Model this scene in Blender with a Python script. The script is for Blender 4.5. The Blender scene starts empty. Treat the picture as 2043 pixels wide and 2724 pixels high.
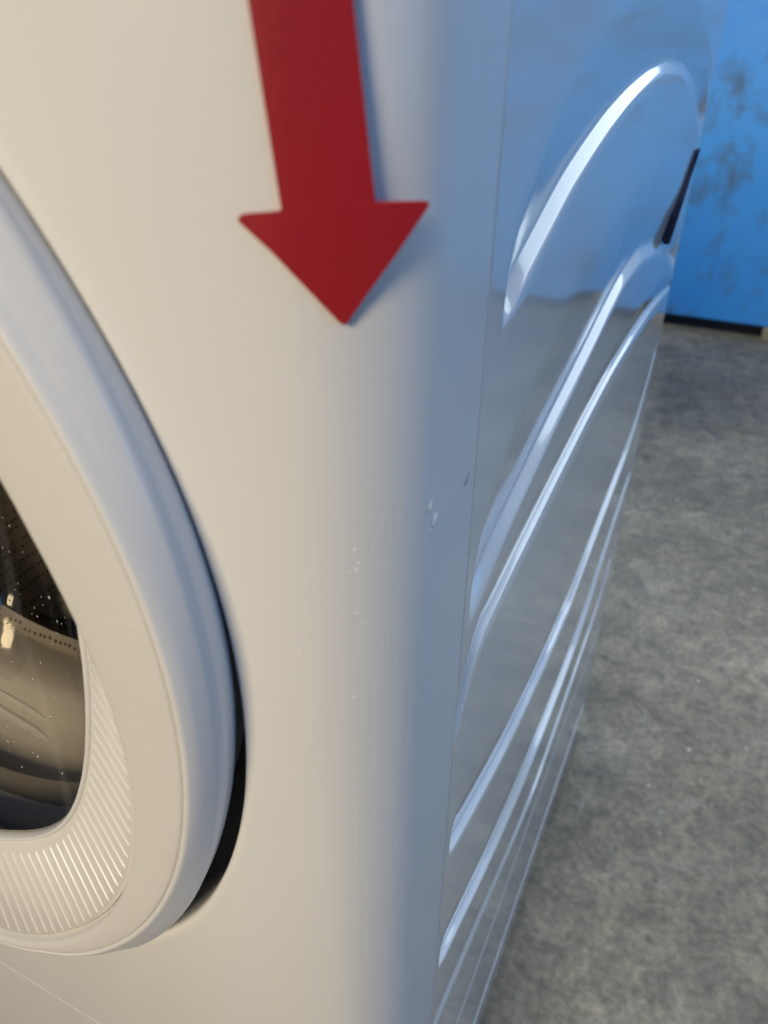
import bpy, math, random
import numpy as np
from mathutils import Vector, Matrix

# ------------------------------------------------------------------ camera, world, lamps, exposure
scene = bpy.context.scene
CAMZ = 1.012                      # lens height above the concrete, metres
cam_data = bpy.data.cameras.new('camera')
cam = bpy.data.objects.new('camera', cam_data)
scene.collection.objects.link(cam)
R_ = Vector((0.90234736, 0.43097212, 0.0056799)); U_ = Vector((-0.23461168, 0.48007787, 0.84527073)); F_ = Vector((-0.36156133, 0.76406038, -0.53430809))
cam.matrix_world = Matrix(((R_.x, U_.x, -F_.x, 0), (R_.y, U_.y, -F_.y, 0), (R_.z, U_.z, -F_.z, CAMZ), (0, 0, 0, 1)))
cam_data.sensor_fit = 'VERTICAL'; cam_data.sensor_height = 36; cam_data.sensor_width = 27
cam_data.lens = 26.749
cam_data.clip_start = 0.01; cam_data.clip_end = 100
cam_data.dof.use_dof = True
cam_data.dof.focus_distance = 0.40
cam_data.dof.aperture_fstop = 8.6
scene.camera = cam

world = bpy.data.worlds.new('World'); scene.world = world
world.use_nodes = True
bgn = world.node_tree.nodes['Background']
bgn.inputs[0].default_value = (0.20, 0.44, 1.0, 1); bgn.inputs[1].default_value = 0.23

def area(name, loc, target, sx, sy, power, col):
    d = bpy.data.lights.new(name, 'AREA'); d.shape = 'RECTANGLE'; d.size = sx; d.size_y = sy
    d.energy = power; d.color = col
    o = bpy.data.objects.new(name, d); scene.collection.objects.link(o)
    o.location = loc
    o.rotation_euler = (Vector(target) - Vector(loc)).to_track_quat('-Z', 'Y').to_euler()
    return o
area('overhead_daylight_lamp', (-0.45, 1.0, 3.5), (-0.05, 1.0, 0), 1.7, 2.6, 122, (0.86, 0.94, 1.0))
area('rib_highlight_lamp', (1.1, 5.0, 3.2), (0.3, 1.0, 0.9), 6.0, 3.2, 150, (0.72, 0.88, 1.0))  # added lamp behind the wall, gives the side ledges their white reflections
area('warm_room_lamp', (-0.45, -3.3, 2.45), (-0.30, 0.15, 0.75), 1.1, 1.1, 122, (1.0, 0.83, 0.55))

area('cool_side_fill', (3.1, 0.7, 1.5), (-0.08, 0.6, 0.6), 2.2, 1.6, 15, (0.10, 0.42, 1.0))  # blue fill added from the right to cool the side panel and corner
scene.view_settings.view_transform = 'Standard'; scene.view_settings.look = 'None'
scene.view_settings.exposure = 0.0; scene.view_settings.gamma = 1.0
scene.cycles.use_denoising = True; scene.cycles.caustics_reflective = False; scene.cycles.caustics_refractive = False
scene.cycles.max_bounces = 8; scene.cycles.glossy_bounces = 4; scene.cycles.transparent_max_bounces = 12
scene.cycles.sample_clamp_indirect = 4

# ------------------------------------------------------------------ node helpers
class NT:
    def __init__(self, m): self.m = m; self.t = m.node_tree
    def n(self, typ, **kw):
        nd = self.t.nodes.new(typ)
        for k, v in kw.items():
            if k.startswith('i_'):
                key = k[2:]; key = int(key) if key.isdigit() else key
                nd.inputs[key].default_value = v
            else: setattr(nd, k, v)
        return nd
    def l(self, a, b): self.t.links.new(a, b)
def mat(name, col=(0.8, 0.8, 0.8), rough=0.4, metal=0.0, coat=0.0, ior=1.5):
    m = bpy.data.materials.new(name); m.use_nodes = True
    p = m.node_tree.nodes['Principled BSDF']
    p.inputs['Base Color'].default_value = (*col, 1); p.inputs['Roughness'].default_value = rough
    p.inputs['Metallic'].default_value = metal; p.inputs['Coat Weight'].default_value = coat
    p.inputs['Coat Roughness'].default_value = 0.05; p.inputs['IOR'].default_value = ior
    return m, p, NT(m)
def coord(N, scale=(1, 1, 1)):
    tc = N.n('ShaderNodeTexCoord'); mp = N.n('ShaderNodeMapping'); mp.inputs['Scale'].default_value = scale
    N.l(tc.outputs['Object'], mp.inputs['Vector']); return mp.outputs['Vector']
def noise(N, vec, scale, detail=4, rough=0.55, dist=0.0):
    nz = N.n('ShaderNodeTexNoise'); nz.inputs['Scale'].default_value = scale; nz.inputs['Detail'].default_value = detail
    nz.inputs['Roughness'].default_value = rough; nz.inputs['Distortion'].default_value = dist
    N.l(vec, nz.inputs['Vector']); return nz.outputs['Fac']
def ramp(N, fac, stops):
    r = N.n('ShaderNodeValToRGB'); e = r.color_ramp.elements
    while len(e) < len(stops): e.new(0.5)
    for el, (p, c) in zip(e, stops):
        el.position = p; el.color = (*c, 1) if len(c) == 3 else c
    N.l(fac, r.inputs[0]); return r.outputs[0]
def mixc(N, fac, a, b, mode='MIX'):
    x = N.n('ShaderNodeMix'); x.data_type = 'RGBA'; x.blend_type = mode
    for sock, v in ((x.inputs['Factor'], fac), (x.inputs['A'], a), (x.inputs['B'], b)):
        pass
    ins = [x.inputs[0], x.inputs[6], x.inputs[7]]
    for s, v in zip(ins, (fac, a, b)):
        if hasattr(v, 'links') or hasattr(v, 'is_linked'): N.l(v, s)
        elif isinstance(v, (tuple, list)): s.default_value = (*v, 1)
        else: s.default_value = v
    return x.outputs[2]
def bump(N, p, h, strength, dist, prev=None):
    b = N.n('ShaderNodeBump'); b.inputs['Strength'].default_value = strength; b.inputs['Distance'].default_value = dist
    N.l(h, b.inputs['Height'])
    if prev is not None: N.l(prev, b.inputs['Normal'])
    N.l(b.outputs[0], p.inputs['Normal']); return b.outputs[0]

# painted steel: very fine orange peel, faint vertical rub marks near the corner, faint dust
def enamel(name, rub):
    m, p, N = mat(name, (0.80, 0.80, 0.79), 0.16, coat=(0.35 if rub else 0.75), ior=(1.45 if rub else 1.6))
    p.inputs['Coat Roughness'].default_value = 0.14 if rub else 0.065
    v = coord(N)
    peel = noise(N, v, 420, 2)
    b = bump(N, p, peel, 0.05, 0.0006)
    dust = noise(N, coord(N, (1, 1, 0.5)), 7, 5, 0.6)
    rr = N.n('ShaderNodeMapRange'); N.l(dust, rr.inputs[0])
    rr.inputs[1].default_value = .3; rr.inputs[2].default_value = .75; rr.inputs[3].default_value = 0.18 if rub else 0.08; rr.inputs[4].default_value = 0.28 if rub else 0.15
    last = rr.outputs[0]
    if rub:
        st = noise(N, coord(N, (38, 38, 1.3)), 3.2, 5, 0.65)
        st2 = noise(N, coord(N, (1, 1, 1)), 5, 2, 0.5)
        tc = N.n('ShaderNodeTexCoord'); sx = N.n('ShaderNodeSeparateXYZ'); N.l(tc.outputs['Object'], sx.inputs[0])
        wx = N.n('ShaderNodeMapRange'); N.l(sx.outputs[0], wx.inputs[0]); wx.inputs[1].default_value = -.125; wx.inputs[2].default_value = -.100
        mm0 = N.n('ShaderNodeMath', operation='MULTIPLY'); N.l(st, mm0.inputs[0]); N.l(st2, mm0.inputs[1])
        mm = N.n('ShaderNodeMath', operation='MULTIPLY'); N.l(mm0.outputs[0], mm.inputs[0]); N.l(wx.outputs[0], mm.inputs[1])
        bump(N, p, mm.outputs[0], 0.55, 0.0009, b)
        ad = N.n('ShaderNodeMath', operation='MULTIPLY_ADD'); N.l(st, ad.inputs[0]); ad.inputs[1].default_value = 0.03; N.l(last, ad.inputs[2])
        last = ad.outputs[0]
    N.l(last, p.inputs['Roughness'])
    tone = ramp(N, noise(N, v, 3.0, 3), [(0.3, (0.77, 0.77, 0.755)), (0.7, (0.81, 0.81, 0.80))])
    N.l(tone, p.inputs['Base Color'])
    return m
M_front = enamel('white_enamel_front', True)
M_side = enamel('white_enamel_side', False)
def satin(name, col, rough, grain, strength):
    m, p, N = mat(name, col, rough)
    bump(N, p, noise(N, coord(N), grain, 3, 0.6), strength, 0.0005)
    N.l(ramp(N, noise(N, coord(N), 9, 4), [(0.3, tuple(c * .96 for c in col)), (0.7, col)]), p.inputs['Base Color'])
    return m
M_face = satin('door_satin_plastic', (0.76, 0.745, 0.715), 0.5, 560, 0.65)
M_shell = satin('door_gloss_plastic', (0.80, 0.80, 0.79), 0.28, 300, 0.05)
M_insert = satin('door_insert_plastic', (0.82, 0.81, 0.77), 0.30, 300, 0.08)
M_recess = satin('recess_dark_grey', (0.16, 0.16, 0.16), 0.55, 200, 0.1)  # one even dark grey: door recess, back panel, base tray
M_rubber = satin('gasket_grey_rubber', (0.58, 0.565, 0.53), 0.42, 150, 0.2)
M_dark = satin('slot_dark_navy', (0.010, 0.012, 0.035), 0.9, 100, 0.1); M_dark.node_tree.nodes['Principled BSDF'].inputs['Specular IOR Level'].default_value = 0.1
M_chip = satin('bare_scuffed_paint', (0.92, 0.92, 0.90), 0.8, 900, 0.9)
M_smudge = satin('grey_rub_mark', (0.50, 0.51, 0.52), 0.6, 900, 0.5)
M_foot = satin('black_foot_rubber', (0.02, 0.02, 0.02), 0.7, 200, 0.2)

# drum: brushed steel with punched holes
M_drum, pD, N = mat('drum_steel', (0.30, 0.275, 0.24), 0.38, 0.35)
v = coord(N)
vo = N.n('ShaderNodeTexVoronoi'); vo.inputs['Scale'].default_value = 190; N.l(v, vo.inputs['Vector']); vo.inputs['Randomness'].default_value = 0.25
N.l(ramp(N, vo.outputs['Distance'], [(0.22, (0.07, 0.063, 0.053)), (0.36, (0.46, 0.42, 0.36))]), pD.inputs['Base Color'])
M_lifter = satin('lifter_plastic', (0.42, 0.42, 0.40), 0.25, 200, 0.1)

# smoked door glass: clear dark pane with a gloss film on it
M_glass = bpy.data.materials.new('smoked_door_glass'); M_glass.use_nodes = True
N = NT(M_glass); N.t.nodes.clear()
o_ = N.n('ShaderNodeOutputMaterial'); tr = N.n('ShaderNodeBsdfTransparent'); gl = N.n('ShaderNodeBsdfGlossy')
tr.inputs[0].default_value = (0.84, 0.81, 0.76, 1); gl.inputs['Roughness'].default_value = 0.03
gl.inputs[0].default_value = (0.30, 0.30, 0.30, 1)
fr = N.n('ShaderNodeFresnel'); fr.inputs[0].default_value = 1.22
mx = N.n('ShaderNodeMixShader'); N.l(fr.outputs[0], mx.inputs[0]); N.l(tr.outputs[0], mx.inputs[1]); N.l(gl.outputs[0], mx.inputs[2])
N.l(mx.outputs[0], o_.inputs[0])
bb = N.n('ShaderNodeBump'); bb.inputs['Strength'].default_value = 0.02; bb.inputs['Distance'].default_value = 0.01
N.l(noise(N, coord(N), 9, 3), bb.inputs['Height']); N.l(bb.outputs[0], gl.inputs['Normal'])
M_drop, pw, N = mat('clear_water', (1, 1, 1), 0.02, coat=1.0); pw.inputs['Transmission Weight'].default_value = 0.80; pw.inputs['IOR'].default_value = 1.33
M_bar, pb, N = mat('moulded_clear_plastic', (0.75, 0.76, 0.74), 0.15); pb.inputs['Alpha'].default_value = 0.38

M_glint = bpy.data.materials.new('clear_glint_gloss'); M_glint.use_nodes = True  # near-clear gloss for the added glint caps
N = NT(M_glint); N.t.nodes.clear()
o_ = N.n('ShaderNodeOutputMaterial'); tr = N.n('ShaderNodeBsdfTransparent'); gl = N.n('ShaderNodeBsdfGlossy')
tr.inputs[0].default_value = (0.96, 0.95, 0.93, 1); gl.inputs['Roughness'].default_value = 0.10
fr = N.n('ShaderNodeFresnel'); fr.inputs[0].default_value = 1.5
bb = N.n('ShaderNodeBump'); bb.inputs['Strength'].default_value = 0.12; bb.inputs['Distance'].default_value = 0.002
N.l(noise(N, coord(N), 90, 2), bb.inputs['Height']); N.l(bb.outputs[0], gl.inputs['Normal'])
mx = N.n('ShaderNodeMixShader'); N.l(fr.outputs[0], mx.inputs[0]); N.l(tr.outputs[0], mx.inputs[1]); N.l(gl.outputs[0], mx.inputs[2])
N.l(mx.outputs[0], o_.inputs[0])

# red arrow: satin vinyl magnet
M_red, pr, N = mat('red_satin_vinyl', (0.36, 0.012, 0.022), 0.42)
N.l(ramp(N, noise(N, coord(N), 14, 4), [(0.3, (0.31, 0.008, 0.014)), (0.7, (0.355, 0.009, 0.016))]), pr.inputs['Base Color'])
bump(N, pr, noise(N, coord(N), 500, 2), 0.12, 0.0004)

# concrete floor
M_floor, pf, N = mat('worn_concrete', (0.2, 0.2, 0.2), 0.5)
v = coord(N)
c1 = ramp(N, noise(N, v, 2.2, 6, 0.62, 0.4), [(0.28, (0.094, 0.081, 0.058)), (0.50, (0.155, 0.134, 0.097)), (0.72, (0.24, 0.208, 0.153))])
c2 = ramp(N, noise(N, v, 22, 8, 0.72, 0.8), [(0.36, (0.50, 0.50, 0.50)), (0.50, (0.95, 0.95, 0.95)), (0.64, (1.50, 1.49, 1.45))])
c = mixc(N, 0.75, c1, c2, 'MULTIPLY')
c3 = ramp(N, noise(N, v, 95, 6, 0.7), [(0.38, (0.60, 0.60, 0.60)), (0.5, (1, 1, 1)), (0.64, (1.50, 1.49, 1.44))])
c = mixc(N, 0.65, c, c3, 'MULTIPLY')
sc_ = ramp(N, noise(N, coord(N, (1.0, 0.25, 1)), 16, 6, 0.75, 1.5), [(0.62, (0, 0, 0)), (0.72, (1, 1, 1))])
sm = N.n('ShaderNodeMath', operation='MULTIPLY'); N.l(sc_, sm.inputs[0]); sm.inputs[1].default_value = 0.45
c = mixc(N, sm.outputs[0], c, (0.34, 0.34, 0.32))
hl = noise(N, coord(N, (1, 1.6, 1)), 5.5, 9, 0.62, 1.1)
hair = ramp(N, hl, [(0.492, (0, 0, 0)), (0.5, (1, 1, 1)), (0.508, (0, 0, 0))])
hb = ramp(N, noise(N, v, 3.1, 3), [(0.5, (0, 0, 0)), (0.62, (1, 1, 1))])
hm = N.n('ShaderNodeMath', operation='MULTIPLY'); N.l(hair, hm.inputs[0]); N.l(hb, hm.inputs[1])
h2 = N.n('ShaderNodeMath', operation='MULTIPLY'); N.l(hm.outputs[0], h2.inputs[0]); h2.inputs[1].default_value = 0.5
c = mixc(N, h2.outputs[0], c, (0.30, 0.285, 0.25))
pits = N.n('ShaderNodeTexVoronoi'); pits.inputs['Scale'].default_value = 9; N.l(v, pits.inputs['Vector'])
pm = ramp(N, pits.outputs['Distance'], [(0.03, (1, 1, 1)), (0.075, (0, 0, 0))])
pg = ramp(N, noise(N, v, 2.3, 2), [(0.52, (0, 0, 0)), (0.56, (1, 1, 1))])
p2 = N.n('ShaderNodeMath', operation='MULTIPLY'); N.l(pm, p2.inputs[0]); N.l(pg, p2.inputs[1])
p3 = N.n('ShaderNodeMath', operation='MULTIPLY'); N.l(p2.outputs[0], p3.inputs[0]); p3.inputs[1].default_value = 0.75
c = mixc(N, p3.outputs[0], c, (0.04, 0.037, 0.030))
N.l(c, pf.inputs['Base Color'])
N.l(ramp(N, noise(N, v, 6, 5), [(0.3, (0.38,) * 3), (0.7, (0.62,) * 3)]), pf.inputs['Roughness'])
bump(N, pf, noise(N, v, 60, 8, 0.7), 0.25, 0.003)

# blue painted steel with grime
M_blue, pbl, N = mat('blue_gloss_paint', (0.03, 0.2, 0.6), 0.38)
v = coord(N)
base = ramp(N, noise(N, v, 1.3, 4), [(0.3, (0.042, 0.27, 0.68)), (0.7, (0.062, 0.35, 0.80))])
g1 = noise(N, coord(N, (1, 1, 0.8)), 3.4, 5, 0.6, 0.4)
g2 = noise(N, coord(N, (1, 1, 0.7)), 11, 5, 0.6, 0.8)
mm = N.n('ShaderNodeMath', operation='MULTIPLY'); N.l(g1, mm.inputs[0]); N.l(g2, mm.inputs[1])
gm = ramp(N, mm.outputs[0], [(0.245, (0, 0, 0)), (0.40, (0.72, 0.72, 0.72))])
c = mixc(N, gm, base, (0.07, 0.095, 0.105))
N.l(c, pbl.inputs['Base Color'])
N.l(ramp(N, g2, [(0.3, (0.3,) * 3), (0.7, (0.55,) * 3)]), pbl.inputs['Roughness'])
M_shadow = satin('gap_shade_black', (0.010, 0.013, 0.022), 0.7, 60, 0.3)  # near-black colour for the shade in the gap below the blue panel
M_wood = satin('pale_timber', (0.30, 0.245, 0.15), 0.8, 60, 0.5)

# ------------------------------------------------------------------ object helpers
COL = scene.collection
def mesh_obj(name, verts, faces, m, parent=None, smooth=True, loc=None):
    me = bpy.data.meshes.new(name); me.from_pydata([tuple(map(float, v)) for v in verts], [], faces); me.update()
    if smooth: me.polygons.foreach_set('use_smooth', [True] * len(me.polygons))
    me.materials.append(m)
    o = bpy.data.objects.new(name, me); COL.objects.link(o)
    if parent is not None: o.parent = parent
    if loc is not None: o.location = loc
    return o
def grid_faces(nu, nv, close_u=False, flip=False, base=0):
    f = []
    for i in range(nu if close_u else nu - 1):
        i2 = (i + 1) % nu
        for j in range(nv - 1):
            q = (base + i * nv + j, base + i2 * nv + j, base + i2 * nv + j + 1, base + i * nv + j + 1)
            f.append(q[::-1] if flip else q)
    return f
def box(name, x0, x1, y0, y1, z0, z1, m, parent=None, bev=0.0):
    v = [(x, y, z) for x in (x0, x1) for y in (y0, y1) for z in (z0, z1)]
    f = [(0, 1, 3, 2), (4, 6, 7, 5), (0, 4, 5, 1), (2, 3, 7, 6), (0, 2, 6, 4), (1, 5, 7, 3)]
    o = mesh_obj(name, v, f, m, parent, smooth=False)
    if bev:
        b = o.modifiers.new('bevel', 'BEVEL'); b.width = bev; b.segments = 2; b.limit_method = 'NONE'
    return o
def empty(name, loc):
    o = bpy.data.objects.new(name, None); COL.objects.link(o); o.location = loc; return o
def tag(o, label, cat, group=None):
    o['label'] = label; o['category'] = cat
    if group: o['group'] = group
Z = CAMZ          # traced heights below are measured from the lens

D = {"B":[0.2972,0.2975,0.2979,0.2983,0.2986,0.299,0.2993,0.2997,0.3,0.3003,0.3004,0.3005,0.3005,0.3005,0.3005,0.3005,0.3005,0.3005,0.3005,0.3005,0.3005,0.3005,0.3005,0.3005,0.3005,0.3005,0.3005,0.3005,0.3005,0.3005,0.3005,0.3005,0.3005,0.3005,0.3005,0.3005,0.3005,0.3005,0.3005,0.3005,0.3005,0.3005,0.3005,0.3005,0.3005,0.3005,0.3005,0.3005,0.3005,0.3005,0.3005,0.3005,0.3007,0.3011,0.3018,0.3027,0.3036,0.3045,0.3054,0.3063,0.3072,0.3078,0.3079,0.3069,0.305,0.3027,0.3006,0.299,0.2978,0.2971,0.2968,0.2969],"bevel":[0.2907,0.2904,0.2897,0.2884,0.2867,0.2853,0.2849,0.2854,0.2865,0.2877,0.2889,0.2901,0.2913,0.2924,0.2935,0.2944,0.2948,0.295,0.2951,0.2951,0.2951,0.2951,0.2951,0.2951,0.2951,0.2951,0.2951,0.2951,0.2951,0.2951,0.2951,0.2951,0.2951,0.2951,0.2951,0.2951,0.2951,0.2951,0.2951,0.2951,0.2951,0.2951,0.2951,0.2951,0.2951,0.2951,0.2951,0.2953,0.2958,0.2971,0.2989,0.3011,0.3034,0.3057,0.308,0.3104,0.3126,0.3144,0.3148,0.3131,0.3097,0.3056,0.3018,0.2985,0.2959,0.2938,0.2924,0.2914,0.2908,0.2906,0.2906,0.2907],"groove":[0.2902,0.2904,0.2902,0.2896,0.2885,0.2873,0.2866,0.2865,0.2869,0.2874,0.2879,0.2884,0.2889,0.2894,0.2899,0.2903,0.2906,0.2907,0.2907,0.2907,0.2907,0.2907,0.2907,0.2907,0.2907,0.2907,0.2907,0.2907,0.2907,0.2907,0.2907,0.2907,0.2907,0.2907,0.2907,0.2907,0.2907,0.2907,0.2907,0.2907,0.2907,0.2907,0.2907,0.2907,0.2907,0.2907,0.2907,0.2907,0.2907,0.2908,0.291,0.2915,0.2922,0.2931,0.294,0.2949,0.2958,0.2967,0.2976,0.2982,0.2982,0.2972,0.2954,0.2934,0.2916,0.2903,0.2894,0.2889,0.2888,0.289,0.2893,0.2898],"faceinner":[0.2604,0.2581,0.2556,0.2536,0.2527,0.2534,0.2552,0.2573,0.2595,0.2617,0.2639,0.2661,0.2682,0.27,0.2712,0.2718,0.272,0.272,0.272,0.272,0.272,0.272,0.272,0.272,0.272,0.272,0.272,0.272,0.272,0.272,0.272,0.272,0.272,0.272,0.272,0.272,0.272,0.272,0.272,0.272,0.272,0.272,0.272,0.272,0.272,0.272,0.2721,0.2723,0.2731,0.2747,0.2769,0.2795,0.2821,0.2848,0.2875,0.2901,0.2927,0.2947,0.2952,0.2937,0.2906,0.2869,0.2834,0.2802,0.2774,0.2748,0.2725,0.2704,0.2684,0.2665,0.2646,0.2626],"glass":[0.2308,0.2342,0.2383,0.2427,0.2473,0.2515,0.255,0.2572,0.2577,0.2566,0.2546,0.2522,0.2497,0.2473,0.2449,0.2424,0.24,0.2378,0.2362,0.2354,0.2351,0.2351,0.2351,0.2351,0.2351,0.2351,0.2351,0.2351,0.2351,0.2351,0.2351,0.2351,0.2351,0.2351,0.2351,0.2351,0.2351,0.2351,0.2351,0.2351,0.2351,0.2351,0.2351,0.2351,0.2351,0.2351,0.2351,0.2351,0.2351,0.235,0.2347,0.2341,0.233,0.2318,0.2304,0.2291,0.2277,0.2264,0.225,0.224,0.2238,0.2246,0.2262,0.2274,0.2278,0.2274,0.2266,0.2258,0.2254,0.2255,0.2264,0.2282],"A":[0.2952,0.2947,0.2946,0.2951,0.2958,0.2967,0.2975,0.2981,0.2984,0.2985,0.2986,0.2986,0.2987,0.2988,0.2988,0.2989,0.299,0.299,0.299,0.299,0.299,0.299,0.299,0.299,0.299,0.299,0.299,0.299,0.299,0.299,0.299,0.299,0.299,0.299,0.299,0.299,0.299,0.299,0.299,0.299,0.299,0.299,0.299,0.299,0.299,0.299,0.299,0.299,0.299,0.299,0.299,0.299,0.299,0.2991,0.2993,0.2998,0.3006,0.3015,0.3025,0.3035,0.3045,0.3055,0.3065,0.3074,0.3078,0.3075,0.3063,0.3043,0.3021,0.2999,0.2979,0.2963],"arrow":[[0.6645,0.0055],[0.6665,-0.0145],[0.6687,-0.0364],[0.6689,-0.0375],[0.6682,-0.0381],[0.6639,-0.0384],[0.6597,-0.0387],[0.6585,-0.0391],[0.658,-0.04],[0.6584,-0.0407],[0.6661,-0.0482],[0.6744,-0.0577],[0.6824,-0.0671],[0.6832,-0.0676],[0.6841,-0.0672],[0.6895,-0.0592],[0.6963,-0.0493],[0.7028,-0.0386],[0.7033,-0.0375],[0.703,-0.0368],[0.702,-0.0365],[0.6968,-0.0365],[0.6922,-0.0366],[0.6915,-0.0364],[0.6912,-0.0355],[0.6902,-0.0263],[0.6884,-0.0095],[0.6868,0.0058]],"marks":{"chip1":[0.7243,-0.1491],"chip2":[0.7206,-0.141],"chip3":[0.6861,-0.1442],"chip4":[0.6874,-0.15],"chip5":[0.6864,-0.1524],"chip6":[0.684,-0.1529],"s1":[0.6652,-0.1862],"s2":[0.6843,-0.2113],"s3":[0.6857,-0.1709],"s4":[0.6882,-0.1765],"smudge":[0.7583,-0.1489],"seam0":[0.3868,-0.5946],"seam1":[0.4906,-0.5869]},"drops":[[-1.4903,-0.9975,9],[-1.4743,-1.0166,12],[-1.5176,-1.0598,5],[-1.4953,-1.0665,4],[-1.5265,-1.0972,9],[-1.507,-1.1032,9],[-1.4545,-1.088,8],[-1.5314,-1.1428,5],[-1.4775,-1.1106,4],[-1.4985,-1.1679,3],[-1.526,-1.1682,3],[-1.4064,-1.1292,4],[-1.5112,-1.2046,9],[-1.531,-1.2317,9],[-1.5674,-1.2789,9],[-1.5141,-1.2394,6],[-1.5268,-1.2724,4],[-1.4368,-1.2226,8],[-1.4057,-1.213,16],[-1.4758,-1.2719,9],[-1.4747,-1.3004,10],[-1.4391,-1.249,8],[-1.4944,-1.299,6],[-1.6116,-1.3765,7],[-1.5228,-1.3357,10],[-1.5015,-1.3399,7],[-1.64,-1.4097,10],[-1.5525,-1.375,7],[-1.498,-1.3618,7],[-1.5462,-1.3928,5],[-1.4016,-1.2898,12],[-1.3683,-1.2651,7],[-1.3878,-1.2932,8],[-1.4157,-1.337,9],[-1.4465,-1.3838,8],[-1.5744,-1.4264,4],[-1.5993,-1.4886,7],[-1.5207,-1.4843,14],[-1.6454,-1.5337,12],[-1.5805,-1.5726,13],[-1.5624,-1.594,10],[-1.535,-1.5812,7],[-1.4237,-1.4852,5],[-1.6963,-1.6878,7],[-1.503,-1.6088,9],[-1.4618,-1.5894,7],[-1.5447,-1.6738,9],[-1.6892,-1.7375,12],[-1.455,-1.6243,6],[-1.5567,-1.7152,15],[-1.6936,-1.7715,6],[-1.786,-1.8661,8],[-1.8162,-1.8996,7],[-1.8119,-1.946,10],[-1.6704,-1.8696,8],[-1.7808,-1.934,6],[-1.8233,-1.9975,6],[-1.7007,-1.9447,7],[-1.6818,-1.9514,12],[-1.7879,-2.0583,9],[-1.5869,-1.9806,11]],"bars":[[-1.7615,-1.7104],[-1.579,-1.7426],[-1.7953,-1.8024],[-1.6011,-1.8388],[-1.5708,-1.2847],[-1.6509,-1.4689]],"floorstuff":{},"prof":[[-0.775,0.15],[-0.21567,0.15],[-0.19567,0.15],[-0.1936,0.15002],[-0.19152,0.15004],[-0.18944,0.15008],[-0.18736,0.15014],[-0.18528,0.15022],[-0.18303,0.15033],[-0.18095,0.15045],[-0.17888,0.15059],[-0.1768,0.15075],[-0.17473,0.15093],[-0.17266,0.15114],[-0.17042,0.15139],[-0.16836,0.15164],[-0.1663,0.15191],[-0.16424,0.15221],[-0.16219,0.15254],[-0.16014,0.15288],[-0.15792,0.15328],[-0.15588,0.15368],[-0.15384,0.1541],[-0.15181,0.15454],[-0.14978,0.15501],[-0.14776,0.1555],[-0.14558,0.15606],[-0.14357,0.15661],[-0.14157,0.15717],[-0.13958,0.15777],[-0.13759,0.15838],[-0.13561,0.15903],[-0.13348,0.15975],[-0.13152,0.16044],[-0.12957,0.16116],[-0.12763,0.16191],[-0.12569,0.16268],[-0.12377,0.16347],[-0.1217,0.16436],[-0.1198,0.1652],[-0.11791,0.16607],[-0.11603,0.16696],[-0.11417,0.16789],[-0.11232,0.16884],[-0.11035,0.16992],[-0.10855,0.17097],[-0.10679,0.17207],[-0.10506,0.17324],[-0.10339,0.17447],[-0.10176,0.17576],[-0.10005,0.17723],[-0.09853,0.17865],[-0.09707,0.18013],[-0.09566,0.18166],[-0.09431,0.18324],[-0.09303,0.18488],[-0.09171,0.1867],[-0.09056,0.18844],[-0.08948,0.19021],[-0.08847,0.19203],[-0.08752,0.19388],[-0.08665,0.19577],[-0.0858,0.19785],[-0.08508,0.19981],[-0.08444,0.20179],[-0.08388,0.20379],[-0.08339,0.20581],[-0.08298,0.20785],[-0.08263,0.21007],[-0.08239,0.21214],[-0.08221,0.21421],[-0.0821,0.21629],[-0.08204,0.21837],[-0.08201,0.22045],[-0.082,0.2227],[-0.082,0.22478],[-0.082,0.22686],[-0.082,0.22894],[-0.082,0.23102],[-0.082,0.2331],[-0.082,0.23535],[-0.082,0.23743],[-0.082,0.23951],[-0.082,0.24159],[-0.082,0.24367],[-0.082,0.24575],[-0.082,0.248],[-0.082,0.25008],[-0.082,0.25216],[-0.082,0.25424],[-0.082,0.25632],[-0.082,0.25857]]}

XC, ZC = -0.43, -0.20
TH = np.arange(0, 361, 5.0)
D['groove'] = [max(a, b + .0075) for a, b in zip(D['groove'], D['faceinner'])]
D['bevel'] = [min(max(a, b + .0034), b + .0050) for a, b in zip(D['bevel'], D['groove'])]
D['B'] = [max(a, b + .0025) for a, b in zip(D['B'], D['bevel'])]
def rr(key, th):
    a = D[key]; return np.interp(np.mod(th, 360), TH, a + a[:1])
PROF = np.array(D['prof']); PS = np.r_[0, np.cumsum(np.hypot(*np.diff(PROF, axis=0).T))]
PN = np.gradient(PROF, PS, axis=0)            # tangent
def surf(s, off=0.0):
    x = np.interp(s, PS, PROF[:, 0]); y = np.interp(s, PS, PROF[:, 1])
    tx = np.interp(s, PS, PN[:, 0]); ty = np.interp(s, PS, PN[:, 1]); l = np.hypot(tx, ty)
    return x + off * ty / l, y - off * tx / l
SMAX = PS[-1]; SC = XC - PROF[0, 0]
TOP = 0.10; BOT = -1.0; SEAM = -0.5905

# ------------------------------------------------------------------ setting
fl = mesh_obj('floor', [(-8, -6, 0), (8, -6, 0), (8, 9, 0), (-8, 9, 0)], [(0, 1, 2, 3)], M_floor); fl['kind'] = 'structure'
fl['label'] = 'mottled grey worn concrete floor'

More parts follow.
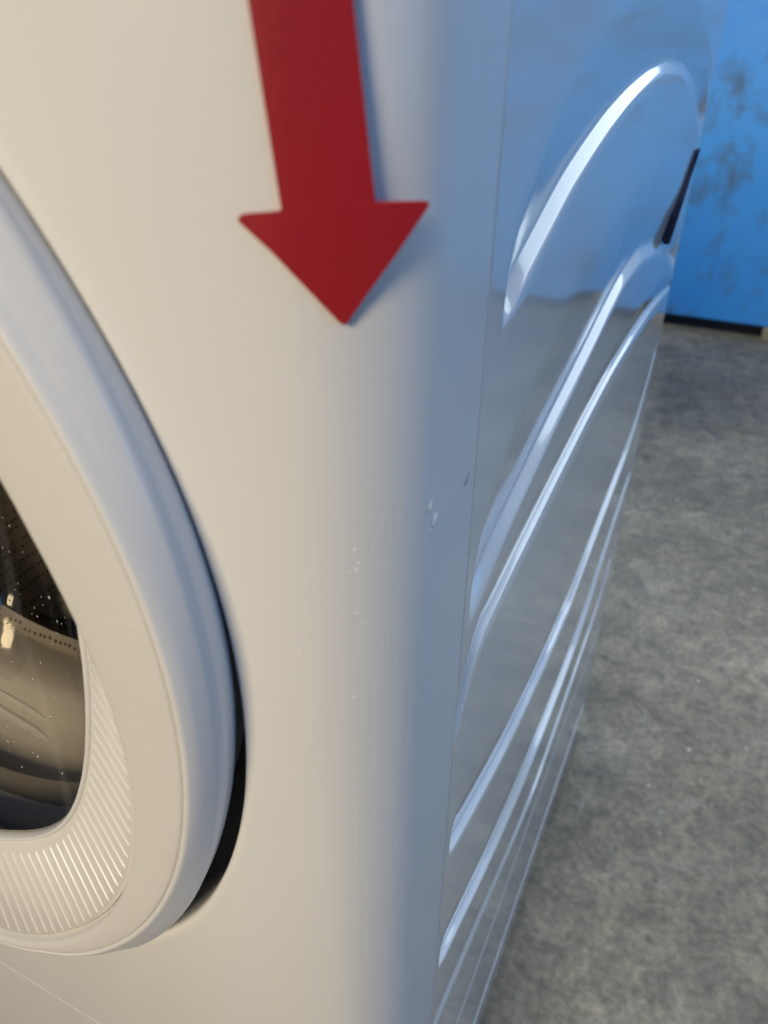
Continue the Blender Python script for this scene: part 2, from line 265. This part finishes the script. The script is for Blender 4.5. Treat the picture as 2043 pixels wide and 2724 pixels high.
wall = empty('blue_wall', (0, 3.24, 0)); tag(wall, 'blue painted steel wall with grimy patches behind the machine', 'wall')
box('steel_panel', -3.5, 3.5, 0.0, 0.10, 0.049, 1.50, M_blue, wall, 0.004)
box('gap_shade_strip', -3.5, 3.5, 0.035, 0.09, 0.0, 0.052, M_shadow, wall)  # dark strip standing in for the shade under the raised panel
blk = box('timber_block', 0, 0.09, 0, 0.16, 0, 0.047, M_wood, None, 0.004); blk.location = (0.094, 3.215, 0.001)
tag(blk, 'pale timber block wedged under the foot of the blue steel wall', 'wooden block')
rng = random.Random(5)

gv, gf = [], []
gr = random.Random(11)
for _ in range(260):
    x, y, s = gr.uniform(-.05, 1.6), gr.uniform(.5, 3.15), gr.choice((.0012, .0018, .0025, .004)) * gr.uniform(.7, 1.3)
    b0 = len(gv)
    for dx, dy, dz in ((1, 0, 0), (-.2, .9, 0), (-.9, -.5, 0), (.2, -.9, 0), (0, .1, .8)):
        gv.append((x + dx * s * gr.uniform(.7, 1.2), y + dy * s * gr.uniform(.7, 1.2), .0002 + dz * s))
    gf += [(b0, b0 + 1, b0 + 4), (b0 + 1, b0 + 2, b0 + 4), (b0 + 2, b0 + 3, b0 + 4), (b0 + 3, b0, b0 + 4)]
grit = mesh_obj('grit', gv, gf, satin('pale_grit', (0.55, 0.53, 0.48), 0.8, 100, 0.3), smooth=False); grit['kind'] = 'stuff'; grit['label'] = 'pale grit and crumbs on the concrete floor'

# ------------------------------------------------------------------ washing machine
W = empty('washing_machine', (-0.427, 0.55, 0))
tag(W, 'white front loading washing machine with round smoked glass door and ribbed side', 'washing machine')
OFF = Vector((0.427, -0.55, 0))
def part(name, verts, faces, m, parent=None, smooth=True):
    o = mesh_obj(name, verts, faces, m, None, smooth)
    o.parent = parent or W
    if parent is None: o.location = OFF
    return o

# front panel: one sheet from the door opening to its edges, wrapped round the corner
angs = list(np.arange(0, 360, 2.0))
sL, sR_, zB, zT = 0.0 - SC, SMAX - SC, SEAM - ZC, TOP - ZC
for cx_, cz_ in ((sL, zB), (sL, zT), (sR_, zB), (sR_, zT)): angs.append(math.degrees(math.atan2(cz_, cx_)) % 360)
angs = np.array(sorted(set(np.round(angs, 4))))
nt = 64
V = []
for a in angs:
    ca, sa = math.cos(math.radians(a)), math.sin(math.radians(a))
    r0 = float(rr('A', a))
    t = 1e9
    if ca > 1e-9: t = min(t, sR_ / ca)
    if ca < -1e-9: t = min(t, sL / ca)
    if sa > 1e-9: t = min(t, zT / sa)
    if sa < -1e-9: t = min(t, zB / sa)
    def P3(r, dy):
        s = SC + r * ca; x, y = surf(s); return (x, y + dy, ZC + r * sa + Z)
    V.append(P3(r0 + 0.0005, 0.045)); V.append(P3(r0 - .0002, 0.02)); V.append(P3(r0, 0.0045)); V.append(P3(r0 + .0004, 0.0026)); V.append(P3(r0 + .0012, 0.0012)); V.append(P3(r0 + .0026, 0.0003))
    for k in range(nt):
        u = k / (nt - 1); V.append(P3(r0 + 0.0045 + (t - .0012 - r0 - 0.0045) * u ** 1.15, 0))
    V.append(P3(t - .0003, 0)); V.append(P3(t, 0.0006))
    # turned-in edge flange
    s = SC + t * ca; x, y = surf(s)
    if abs(ca * t - sR_) < 1e-6: V.append((x - 0.012, y + 0.0, ZC + t * sa + Z))
    else: V.append((x, y + 0.012, ZC + t * sa + Z))
part('front_panel', V, grid_faces(len(angs), nt + 9, True), M_front)

# lower panel, same profile
ss = np.r_[np.linspace(0, SC + 0.26, 12), np.linspace(SC + 0.27, SMAX, 46)]
zz = [SEAM - 0.0007, SEAM - 0.0010, SEAM - 0.0022] + list(np.linspace(SEAM - 0.03, BOT, 14))
V = []
for s in ss:
    x, y = surf(s)
    V.append((x, y + 0.012, zz[0] + Z)); V.append((x, y + 0.0008, zz[0] + Z)); V += [(x, y, z + Z) for z in zz[1:]]
part('lower_panel', V, grid_faces(len(ss), len(zz) + 1), M_front)

# side panel with pressed ledges.  each: top edge zL(y), bottom edge zR(y), crease zC(y), depth
XS = -0.082
Y0, Y1 = 0.25895, 0.9600
def cur(pts):
    pts = sorted(pts); a = np.array(pts)
    yy = np.linspace(Y0 - .02, Y1 + .02, 240); zz_ = np.interp(yy, a[:, 0], a[:, 1])
    # extend linearly past the ends
    m0 = (a[1, 1] - a[0, 1]) / (a[1, 0] - a[0, 0]); m1 = (a[-1, 1] - a[-2, 1]) / (a[-1, 0] - a[-2, 0])
    zz_ = np.where(yy < a[0, 0], a[0, 1] + m0 * (yy - a[0, 0]), zz_); zz_ = np.where(yy > a[-1, 0], a[-1, 1] + m1 * (yy - a[-1, 0]), zz_)
    for _ in range(14): zz_[1:-1] = .25 * zz_[:-2] + .5 * zz_[1:-1] + .25 * zz_[2:]
    return lambda y: np.interp(y, yy, zz_)
LEDGES = [
 # L, R, C, depth, yfront, yback
 ([(.268,-.086),(.287,-.074),(.32,-.061),(.348,-.050),(.382,-.041),(.422,-.032),(.47,-.0245),(.53,-.018),(.603,-.015),(.686,-.0195),(.776,-.033),(.848,-.049),(.927,-.078)],
  [(.268,-.104),(.301,-.0905),(.328,-.079),(.357,-.067),(.391,-.056),(.431,-.045),(.479,-.035),(.53,-.0275),(.6,-.0235),(.686,-.027),(.776,-.041),(.848,-.060),(.927,-.094)],
  [(.28,-.070),(.30,-.048),(.33,-.022),(.37,-.004),(.42,.010),(.5,.026),(.6,.031),(.7,.025),(.79,.009),(.85,-.006),(.90,-.028),(.94,-.06)], .0052, .286, .935),
 ([(.262,-.214),(.287,-.201),(.326,-.192),(.355,-.184),(.384,-.177),(.417,-.170),(.459,-.161),(.505,-.150),(.56,-.140),(.623,-.139),(.709,-.151),(.843,-.184),(.939,-.220)],
  [(.262,-.245),(.281,-.237),(.294,-.231),(.329,-.218),(.374,-.206),(.403,-.198),(.442,-.189),(.48,-.180),(.53,-.168),(.58,-.158),(.649,-.157),(.737,-.169),(.832,-.194),(.939,-.236)],
  [(.265,-.200),(.285,-.176),(.31,-.156),(.34,-.139),(.375,-.124),(.425,-.107),(.472,-.097),(.53,-.088),(.6,-.082),(.689,-.084),(.745,-.092),(.818,-.109),(.88,-.135),(.94,-.175)], .0055, .274, .945),
 ([(.262,-.290),(.270,-.278),(.279,-.263),(.29,-.255),(.319,-.2505),(.343,-.246),(.372,-.243),(.432,-.236),(.516,-.228),(.597,-.223),(.703,-.224),(.775,-.227),(.853,-.234),(.941,-.245)],
  [(.262,-.312),(.270,-.298),(.279,-.278),(.29,-.267),(.319,-.262),(.343,-.258),(.372,-.2545),(.432,-.247),(.516,-.238),(.597,-.2325),(.703,-.233),(.775,-.2355),(.853,-.242),(.941,-.254)],
  [(.262,-.265),(.270,-.255),(.29,-.235),(.319,-.231),(.372,-.224),(.432,-.217),(.516,-.209),(.597,-.204),(.703,-.205),(.775,-.208),(.853,-.215),(.941,-.226)], .0030, .266, .950),
 ([(.262,-.399),(.276,-.403),(.294,-.409),(.36,-.427),(.43,-.438),(.505,-.443),(.60,-.443),(.67,-.433),(.74,-.422),(.80,-.413),(.85,-.401),(.88,-.386),(.906,-.364),(.932,-.325)],
  [(.262,-.419),(.284,-.427),(.305,-.434),(.37,-.452),(.42,-.463),(.503,-.471),(.59,-.472),(.67,-.454),(.74,-.440),(.80,-.430),(.85,-.416),(.88,-.400),(.906,-.378),(.932,-.340)],
  [(.262,-.380),(.276,-.384),(.294,-.390),(.36,-.407),(.43,-.418),(.505,-.423),(.60,-.423),(.67,-.413),(.74,-.402),(.80,-.393),(.85,-.381),(.88,-.366),(.906,-.344),(.932,-.305)], .0046, .274, .925),
 ([(.262,-.527),(.282,-.532),(.316,-.542),(.366,-.553),(.438,-.567),(.52,-.576),(.61,-.578),(.68,-.571),(.72,-.560),(.78,-.537),(.85,-.517),(.91,-.496)],
  [(.262,-.545),(.282,-.554),(.308,-.562),(.346,-.576),(.404,-.595),(.482,-.612),(.57,-.613),(.651,-.610),(.70,-.603),(.75,-.585),(.79,-.560),(.85,-.532),(.91,-.509)],
  [(.262,-.508),(.282,-.513),(.316,-.522),(.366,-.533),(.438,-.546),(.52,-.554),(.61,-.556),(.68,-.549),(.72,-.539),(.78,-.517),(.85,-.498),(.91,-.478)], .0048, .272, .925),
 ([(.262,-.620),(.292,-.625),(.32,-.632),(.37,-.644),(.423,-.660),(.48,-.676),(.55,-.692),(.60,-.692),(.67,-.682),(.74,-.671),(.81,-.660),(.86,-.648),(.89,-.621),(.92,-.600)],
  [(.262,-.640),(.292,-.645),(.32,-.652),(.37,-.664),(.423,-.679),(.48,-.694),(.55,-.708),(.60,-.707),(.67,-.697),(.74,-.685),(.81,-.673),(.86,-.660),(.89,-.633),(.92,-.611)],
  [(.262,-.605),(.292,-.610),(.32,-.616),(.37,-.628),(.423,-.643),(.48,-.658),(.55,-.674),(.60,-.674),(.67,-.664),(.74,-.654),(.81,-.643),(.86,-.631),(.89,-.604),(.92,-.583)], .0018, .266, .900),
 ([(.262,-.766),(.6,-.762),(.93,-.760)], [(.262,-.771),(.6,-.767),(.93,-.765)], [(.262,-.752),(.93,-.748)], .0004, .264, .940),
 ([(.262,-.926),(.6,-.930),(.93,-.930)], [(.262,-.932),(.6,-.936),(.93,-.936)], [(.262,-.916),(.93,-.916)], .0005, .264, .940),
]
LED = [(cur(a), cur(b), cur(c), h, f, bk) for a, b, c, h, f, bk in LEDGES]
def sstep(t): t = np.clip(t, 0, 1); return t * t * (3 - 2 * t)
ys = np.r_[np.linspace(Y0, .30, 20), np.linspace(.305, .90, 120), np.linspace(.9045, Y1, 18)]
segs = []           # rows that follow the pressed shapes: (z top, z bottom, depth top, depth bottom, kind)
last = np.full_like(ys, TOP)
ZR = []; DR = []
def rows(z0, z1, d0, d1, n, kind, first=False):
    for k in range(0 if first else 1, n + 1):
        u = k / n
        if kind == 'ledge': u2 = 1 - (1 - u) ** 1.5; w = 0.25 * sstep(u) + 0.75 * u2
        elif kind == 'ramp': w = u ** 1.4
        else: w = u
        ZR.append(z0 + (z1 - z0) * u); DR.append(d0 + (d1 - d0) * w)
zero = np.zeros_like(ys)
for n_, (L, R, C, h, f0, bk) in enumerate(LED):
    k = h / -XS
    r = R(ys); u = np.maximum((1 + k) * L(ys / (1 + k)), r + 0.55 * h); c = np.maximum(C(ys), u + .004)
    hh = -h * sstep((ys - f0 + .008) / 0.016) * (1 - sstep((ys - bk) / 0.02))
    c = np.minimum(c, last - .001)
    rows(last, c, zero, zero, 10, 'flat', n_ == 0); rows(c, u, zero, hh, 12, 'ramp'); rows(u, r, hh, zero, 9, 'ledge')
    last = r
rows(last, np.full_like(ys, BOT), zero, zero, 6, 'flat')
ZZ_ = np.array(ZR).T; XX = XS + np.array(DR).T
nz = ZZ_.shape[1]
V = [(XX[i, j], ys[i], ZZ_[i, j] + Z) for i in range(len(ys)) for j in range(nz)]
f = grid_faces(len(ys), nz)
nb = len(V)
V += [(XS - 0.012, Y0, z + Z) for z in ZZ_[0]]                      # front flange into the seam
f += [(nb + j, j, j + 1, nb + j + 1) for j in range(nz - 1)]
lb = (len(ys) - 1) * nz; prev = [lb + j for j in range(nz)]      # rolled back edge
for (dx, dy) in ((-.0012, .0032), (-.004, .0050), (-.02, .0052)):
    n0 = len(V); V += [(XX[-1, j] + dx, Y1 + dy, ZZ_[-1, j] + Z) for j in range(nz)]
    f += [(prev[j], n0 + j, n0 + j + 1, prev[j + 1]) for j in range(nz - 1)]
    prev = [n0 + j for j in range(nz)]
side = part('side_panel', V, f, M_side)
# dark moulded hand hold set into the panel
SLOT = [(.921, -.104), (.955, -.106), (.91, -.128), (.868, -.155), (.832, -.177), (.818, -.172), (.830, -.151), (.872, -.126)]
n = len(SLOT); cy_ = sum(p[0] for p in SLOT) / n; cz_ = sum(p[1] for p in SLOT) / n
pv = []
for (sc, dx) in ((1.04, -.004), (1.04, .0016), (1.0, .0022), (.88, .0020), (.80, -.006), (.5, -.012)):
    pv += [(XS + dx, cy_ + (y - cy_) * sc, cz_ + (z - cz_) * sc + Z) for y, z in SLOT]
pf_ = [(k * n + i, k * n + (i + 1) % n, (k + 1) * n + (i + 1) % n, (k + 1) * n + i) for k in range(5) for i in range(n)] + [tuple(range(5 * n, 6 * n))]
mesh_obj('hand_hold', pv, pf_, M_dark, side, smooth=False)

# other cabinet faces (never seen from here, close the body)
part('left_panel', [(-.775, .15, BOT + Z), (-.775, .962, BOT + Z), (-.775, .962, TOP + Z), (-.775, .15, TOP + Z)], [(0, 1, 2, 3)], M_side)
part('back_panel', [(-.775, .962, BOT + Z), (XS - .018, .962, BOT + Z), (XS - .018, .962, TOP + Z), (-.775, .962, TOP + Z)], [(0, 1, 2, 3)], M_recess)
tp = [(-.775, .95)] + [(float(a), float(b)) for a, b in PROF] + [(XS, .95), (XS - .01, .964), (-.77, .964)]
n = len(tp)
part('top_panel', [(x, y, TOP + .001 + Z) for x, y in tp] + [(x, y, TOP + .03 + Z) for x, y in tp],
     [tuple(range(n))[::-1], tuple(range(n, 2 * n))] + [(i, (i + 1) % n, n + (i + 1) % n, n + i) for i in range(n)], M_side, smooth=False)
part('base_tray', [(-.77, .27, BOT + .004 + Z), (XS - .014, .27, BOT + .004 + Z), (XS - .014, .955, BOT + .004 + Z), (-.77, .955, BOT + .004 + Z)], [(0, 1, 2, 3)], M_recess)
def lathe_parts(cx, cy, prof_, seg=20):
    v = []
    for i in range(seg):
        a = 2 * math.pi * i / seg
        v += [(cx + r * math.cos(a), cy + r * math.sin(a), z) for r, z in prof_]
    return v, grid_faces(seg, len(prof_), True)
for fx, fy in ((-.14, .33), (-.14, .88), (-.71, .26), (-.71, .88)):
    v, ff = lathe_parts(fx, fy, [(0, 0.0), (.022, 0.0), (.024, .003), (.020, .010), (.010, .012), (.010, .03), (0, .03)])
    part('foot', v, ff, M_foot)

# ---------------- door: rings around (XC, ZC); each ring = list of (key, dr, y)
TA = np.arange(0, 360, 2.5); DY = .008        # the door sits 8 mm back from the drawn profile
def ring_mesh(spec, seg=TA):
    v = []
    for a in seg:
        ca, sa = math.cos(math.radians(a)), math.sin(math.radians(a))
        for key, dr, y in spec:
            if key == 'face': fi_, gr_ = float(rr('faceinner', a)) + .0025, float(rr('groove', a)) - .0014; r = fi_ + (gr_ - fi_) * dr
            else: r = (float(rr(key, a)) if isinstance(key, str) else key) + dr
            v.append((XC + r * ca, y + DY, ZC + r * sa + Z))
    return v, grid_faces(len(seg), len(spec), True)
v, ff = ring_mesh([('faceinner', -.0012, .1300), ('faceinner', -.0004, .1245), ('faceinner', .0006, .1230), ('faceinner', .0025, .1225),
                   ('face', .3, .1225), ('face', .6, .1226), ('face', .9, .1230), ('face', 1.0, .1233), ('groove', -.0008, .1236), ('groove', -.0005, .1250)])
door = part('door', v, ff, M_face)
v, ff = ring_mesh([('groove', -.0006, .1252), ('groove', -.0002, .1240), ('groove', .0006, .1233), ('groove', .0017, .1235), ('groove', .0026, .1246),
                   ('bevel', .0006, .1268), ('bevel', .0014, .1284), ('B', -.0008, .1340), ('B', 0, .1372), ('B', -.0003, .1380)])
mesh_obj('door_rim', v, ff, M_shell, door)
v, ff = ring_mesh([('B', -.0004, .1381), ('B', -.0003, .1386), ('B', -.0008, .1415), ('B', -.0019, .1465), ('B', -.0043, .1525), ('B', -.0090, .1595), ('B', -.018, .1670), ('B', -.045, .1720)])
mesh_obj('door_back_shell', v, ff, M_shell, door)
v, ff = ring_mesh([('faceinner', -.0014, .1296), ('faceinner', -.0030, .1262), ('glass', .0034, .1404), ('glass', .0020, .1414), ('glass', .0010, .1418)])
mesh_obj('door_insert', v, ff, M_insert, door)
v, ff = ring_mesh([('glass', .0030, .1430), ('glass', .0028, .1404), ('glass', .0020, .1395), ('glass', .0010, .1395), ('glass', .0003, .1402), ('glass', 0, .1430), ('glass', -.0004, .1450)])
mesh_obj('window_seal', v, ff, M_shell, door)
# window: deep moulded bowl
def bowl(t): return 0.1435 + DY + 0.055 * (1 - t ** 3.2) ** 1.0
ts = [1.0, .985, .96, .92, .86, .78, .68, .56, .42, .26, .1, 0.001]
seg = np.arange(0, 360, 4)
v = []
for a in seg:
    ca, sa = math.cos(math.radians(a)), math.sin(math.radians(a)); R = float(rr('glass', a))
    for t in ts: v.append((XC + R * t * ca, bowl(t), ZC + R * t * sa + Z))
glass = mesh_obj('window_glass', v, grid_faces(len(seg), len(ts), True), M_glass, door)
def bowl_hit(a, b):
    y = .16
    for _ in range(60):
        x, z = a * y, b * y; th = math.degrees(math.atan2(z - ZC, x - XC)); t = min(1, math.hypot(x - XC, z - ZC) / float(rr('glass', th)))
        y = .6 * y + .4 * bowl(t)
    return Vector((a * y, y, b * y))
# water beads on the glass: low domes
seg_ = 12
def dome_mesh():
    v = [(0, -1 * .62, 0)]; f_ = []
    for k, (r, h) in enumerate(((.45, .56), (.78, .38), (1.0, .0))):
        for i in range(seg_):
            a = 2 * math.pi * i / seg_; v.append((r * math.cos(a), -h, r * math.sin(a)))
    for i in range(seg_):
        j = (i + 1) % seg_; f_.append((0, 1 + i, 1 + j))
        for k in (0, 1): b0 = 1 + k * seg_; f_.append((b0 + i, b0 + seg_ + i, b0 + seg_ + j, b0 + j))
    me = bpy.data.meshes.new('water_bead'); me.from_pydata(v, [], f_); me.update()
    me.polygons.foreach_set('use_smooth', [True] * len(me.polygons)); me.materials.append(M_drop); return me
dm = dome_mesh()
for a, b, px in D['drops']:
    p = bowl_hit(a, b); e = .001
    px_ = bowl_hit(a + .01, b) - p; pz_ = bowl_hit(a, b + .01) - p
    nrm = px_.cross(pz_).normalized()
    if nrm.y > 0: nrm = -nrm
    dist = p.length; r = px * 0.5 * .52 / 1643.6 * .812 * dist
    o = bpy.data.objects.new('water_bead', dm); COL.objects.link(o); o.parent = door
    o.location = (p.x, p.y, p.z + Z); o.rotation_mode = 'QUATERNION'; o.rotation_quaternion = Vector((0, -1, 0)).rotation_difference(nrm); o.scale = (r * 1.35,) * 3
# ridges on the insert, radial
def ridge(a):
    rad = math.radians(a); ca, sa = math.cos(rad), math.sin(rad)
    r1, r2 = float(rr('glass', a)) + .0038 + .006 * float(np.clip((-a - 32) / 25, 0, 1)), float(rr('faceinner', a)) - .0035
    y1, y2 = .1382, .12605
    # line between cone edges
    ra, rb = float(rr('glass', a)) + .0034, float(rr('faceinner', a)) - .0030
    if rb - ra < .012: return None
    fy = lambda r: .1404 + (.1262 - .1404) * (r - ra) / (rb - ra)
    tx, tz = -sa, ca; w = .00075
    rs = [r1, r1 + .002, r2 - .0025, r2]; hs = [0, .0009, .0009, 0]; v = []
    for r, h in zip(rs, hs):
        for u, hh in ((-w, 0), (-w * .5, h * .8), (0, h), (w * .5, h * .8), (w, 0)):
            v.append((XC + r * ca + tx * u, fy(r) - hh + .0001 + DY, ZC + r * sa + tz * u + Z))
    return v
k = 0
for i in range(100):
    a = 11.0 - 2.35 * i
    if a < -192: break
    v = ridge(a)
    if v: mesh_obj('ridge', v, grid_faces(4, 5), M_insert, door)
# two moulded bars behind the glass
def bar(p1, p2, w):
    a, b = Vector(p1), Vector(p2); d = (b - a).normalized(); s_ = d.cross(Vector((0, 1, 0))).normalized(); n_ = s_.cross(d)
    v = []
    for i in range(9):
        t = i / 8; c = a.lerp(b, t); ww = w * (1 if 0 < i < 8 else .4)
        for k_ in range(7):
            q = math.pi * k_ / 6; v.append(tuple(c + s_ * ww * math.cos(q) - n_ * -1 * ww * .8 * math.sin(q) * (1 if 0 < i < 8 else .3)))
    return v
b_ = D['bars']
for (p1, p2), w in (((b_[0], b_[1]), .0030), ((b_[2], b_[3]), .0042)):
    y_ = .196
    q1 = (p1[0] + (p1[0] - p2[0]) * 1.2, p1[1] + (p1[1] - p2[1]) * 1.2)
    mesh_obj('moulded_bar', bar((q1[0] * y_, y_, q1[1] * y_ + Z), (p2[0] * y_ * .97, y_ * .97, p2[1] * y_ * .97 + Z), w), grid_faces(9, 7), M_bar, door)

# clear caps added behind the window, angled to catch a lamp glint
def glint(a, b, y_, r, sz):
    nv = Vector((.36, -.77, .54)).normalized(); c = Vector((a * y_, y_, b * y_)) - nv * r
    e1 = nv.cross(Vector((0, 0, 1))).normalized(); e2 = nv.cross(e1)
    v = []; n1, n2 = 20, 8
    for i in range(n1):
        p = 2 * math.pi * i / n1
        for k_ in range(n2):
            q = math.radians(17) * k_ / (n2 - 1)
            o3 = c + nv * (r * math.cos(q)) + (e1 * math.cos(p) + e2 * math.sin(p) * sz) * (r * math.sin(q))
            v.append((o3.x, o3.y, o3.z + Z))
    return mesh_obj('glint_cap', v, grid_faces(n1, n2, True), M_glint, door)
glint(b_[5][0], b_[5][1], .208, .045, 1.6); glint(b_[4][0], b_[4][1], .208, .020, 1.4)

# recess, gasket, drum
v = []
for a in TA:
    ca, sa = math.cos(math.radians(a)), math.sin(math.radians(a)); r0 = float(rr('A', a))
    for k, (dr, dy) in enumerate(((.004, .030), (-.004, .034), (-.016, .040))):
        x, y = surf(SC + (r0 + dr) * ca); v.append((x, y + dy, ZC + (r0 + dr) * sa + Z))
    v.append((XC + .24 * ca, .206, ZC + .24 * sa + Z))
ff = grid_faces(len(TA), 4, True)
part('door_recess', v, ff, M_recess)
def rev(spec, seg=np.arange(0, 360, 4)):
    v = []
    for a in seg:
        ca, sa = math.cos(math.radians(a)), math.sin(math.radians(a))
        v += [(XC + r * ca, y + DY, ZC + r * sa + Z) for r, y in spec]
    return v, grid_faces(len(seg), len(spec), True)
v, ff = rev([(.282, .176), (.262, .180), (.254, .200), (.252, .225), (.248, .240), (.238, .248), (.226, .252), (.220, .262), (.222, .285), (.228, .30)])
part('door_gasket', v, ff, M_rubber)
v, ff = rev([(.206, .296), (.216, .290), (.242, .300), (.246, .32), (.246, .66), (.23, .675), (.12, .69), (.001, .695)])
drum = part('drum', v, ff, M_drum)
for a0 in (25, 145, -95):
    v = []
    for y in np.linspace(.33, .64, 8):
        for u, h in ((-12, 0), (-8, .018), (-3, .040), (3, .040), (8, .018), (12, 0)):
            r = .246 - h * (1 if .34 < y < .63 else .4); a = math.radians(a0 + u * (1 - h * 6)); v.append((XC + r * math.cos(a), y + DY, ZC + r * math.sin(a) + Z))
    mesh_obj('lifter', v, grid_faces(8, 6), M_lifter, drum)

# ---------------- paint chips and rub marks on the corner
def chip(name, s, z, w, h, m, n=11, seed=1, tilt=0.0, off=.00025):
    g = random.Random(seed); v = []
    x, y = surf(s, off * 1.6); v.append((x, y, z + Z))
    for i in range(n):
        a = 2 * math.pi * i / n; q = g.uniform(.55, 1.1); du = w * q * math.cos(a); dz = h * q * math.sin(a)
        du, dz = du * math.cos(tilt) - dz * math.sin(tilt), du * math.sin(tilt) + dz * math.cos(tilt)
        x, y = surf(s + du, off * .2); v.append((x, y, z + dz + Z))
    part(name, v, [(0, 1 + i, 1 + (i + 1) % n) for i in range(n)], m)
MK = D['marks']
chip('paint_chip', *MK['chip1'], .0024, .0042, M_chip, 13, 1, -.35, .0005)
chip('paint_chip', MK['chip1'][0] - .0022, MK['chip1'][1] - .0028, .0012, .0009, M_chip, 9, 2)
chip('paint_chip', *MK['chip2'], .0013, .0026, M_chip, 11, 3, -.4, .0004)
chip('paint_chip', *MK['chip3'], .0013, .0009, M_chip, 9, 4)
chip('paint_chip', *MK['chip4'], .0008, .0007, M_chip, 8, 5)
chip('paint_chip', *MK['chip5'], .0009, .0008, M_chip, 8, 6)
chip('paint_chip', *MK['chip6'], .0013, .00018, M_chip, 9, 7)
chip('paint_chip', *MK['s1'], .0009, .0003, M_chip, 9, 8, .4)
chip('paint_chip', *MK['s2'], .0022, .00016, M_chip, 9, 9)
chip('paint_chip', *MK['s3'], .0019, .00014, M_chip, 9, 10)
chip('paint_chip', *MK['s4'], .0012, .00016, M_chip, 9, 11, .2)
chip('rub_mark', *MK['smudge'], .0042, .0022, M_smudge, 13, 12, .3)

# ------------------------------------------------------------------ red arrow magnet, bent round the corner
A = [tuple(p) for p in D['arrow']]
# carry the shaft on upwards, past the picture
tl, bl = A[0], A[1]; trr, br = A[-1], A[-2]
up = .085
ex = lambda p, q: (p[0] + (p[0] - q[0]) / max(p[1] - q[1], 1e-5) * (up - p[1]), up)
A = [ex(A[0], A[2])] + A + [ex(A[-1], A[-3])]
def interval(z):
    xs = []
    for (s0, z0), (s1, z1) in zip(A, A[1:] + A[:1]):
        if (z0 > z) != (z1 > z): xs.append(s0 + (z - z0) / (z1 - z0) * (s1 - s0))
    return (min(xs), max(xs)) if xs else None
zmin, zmax = min(p[1] for p in A), max(p[1] for p in A)
zl = sorted(set(np.round(np.r_[np.linspace(zmax - .0002, -.030, 16), np.linspace(-.030, -.042, 61), np.linspace(-.042, -.063, 20), np.linspace(-.063, zmin + .00005, 14)], 5)), reverse=True)
THK = .0012
def lift(s): return .0013 + 8.0 * max(s - .672, 0.0) ** 2
NC = 28; fv = []; bvx = []; pw_ = []
for z in zl:
    iv = interval(z)
    for c in range(NC):
        u = c / (NC - 1); s = iv[0] + (iv[1] - iv[0]) * u
        x, y = surf(s, lift(s)); fv.append((float(x), float(y), z + Z))
        x, y = surf(s, lift(s) - THK); bvx.append((float(x), float(y), z + Z))
nr = len(zl); nb = len(fv)
ff = grid_faces(nr, NC) + [tuple(nb + k for k in q[::-1]) for q in grid_faces(nr, NC)]
rim = [i * NC for i in range(nr)] + [(nr - 1) * NC + c for c in range(1, NC)] + [i * NC + NC - 1 for i in range(nr - 2, -1, -1)] + [c for c in range(NC - 2, 0, -1)]
ff += [(a, nb + a, nb + b, b) for a, b in zip(rim, rim[1:] + rim[:1])]
arrow = mesh_obj('arrow_magnet', fv + bvx, ff, M_red)
import bmesh
bm = bmesh.new(); bm.from_mesh(arrow.data); bmesh.ops.recalc_face_normals(bm, faces=bm.faces[:])
for e in bm.edges:
    if len(e.link_faces) == 2 and e.calc_face_angle(0) > 0.9: e.smooth = False
bm.to_mesh(arrow.data); bm.free()
tag(arrow, 'flat red downward pointing arrow stuck to the front corner of the white machine', 'arrow sign')
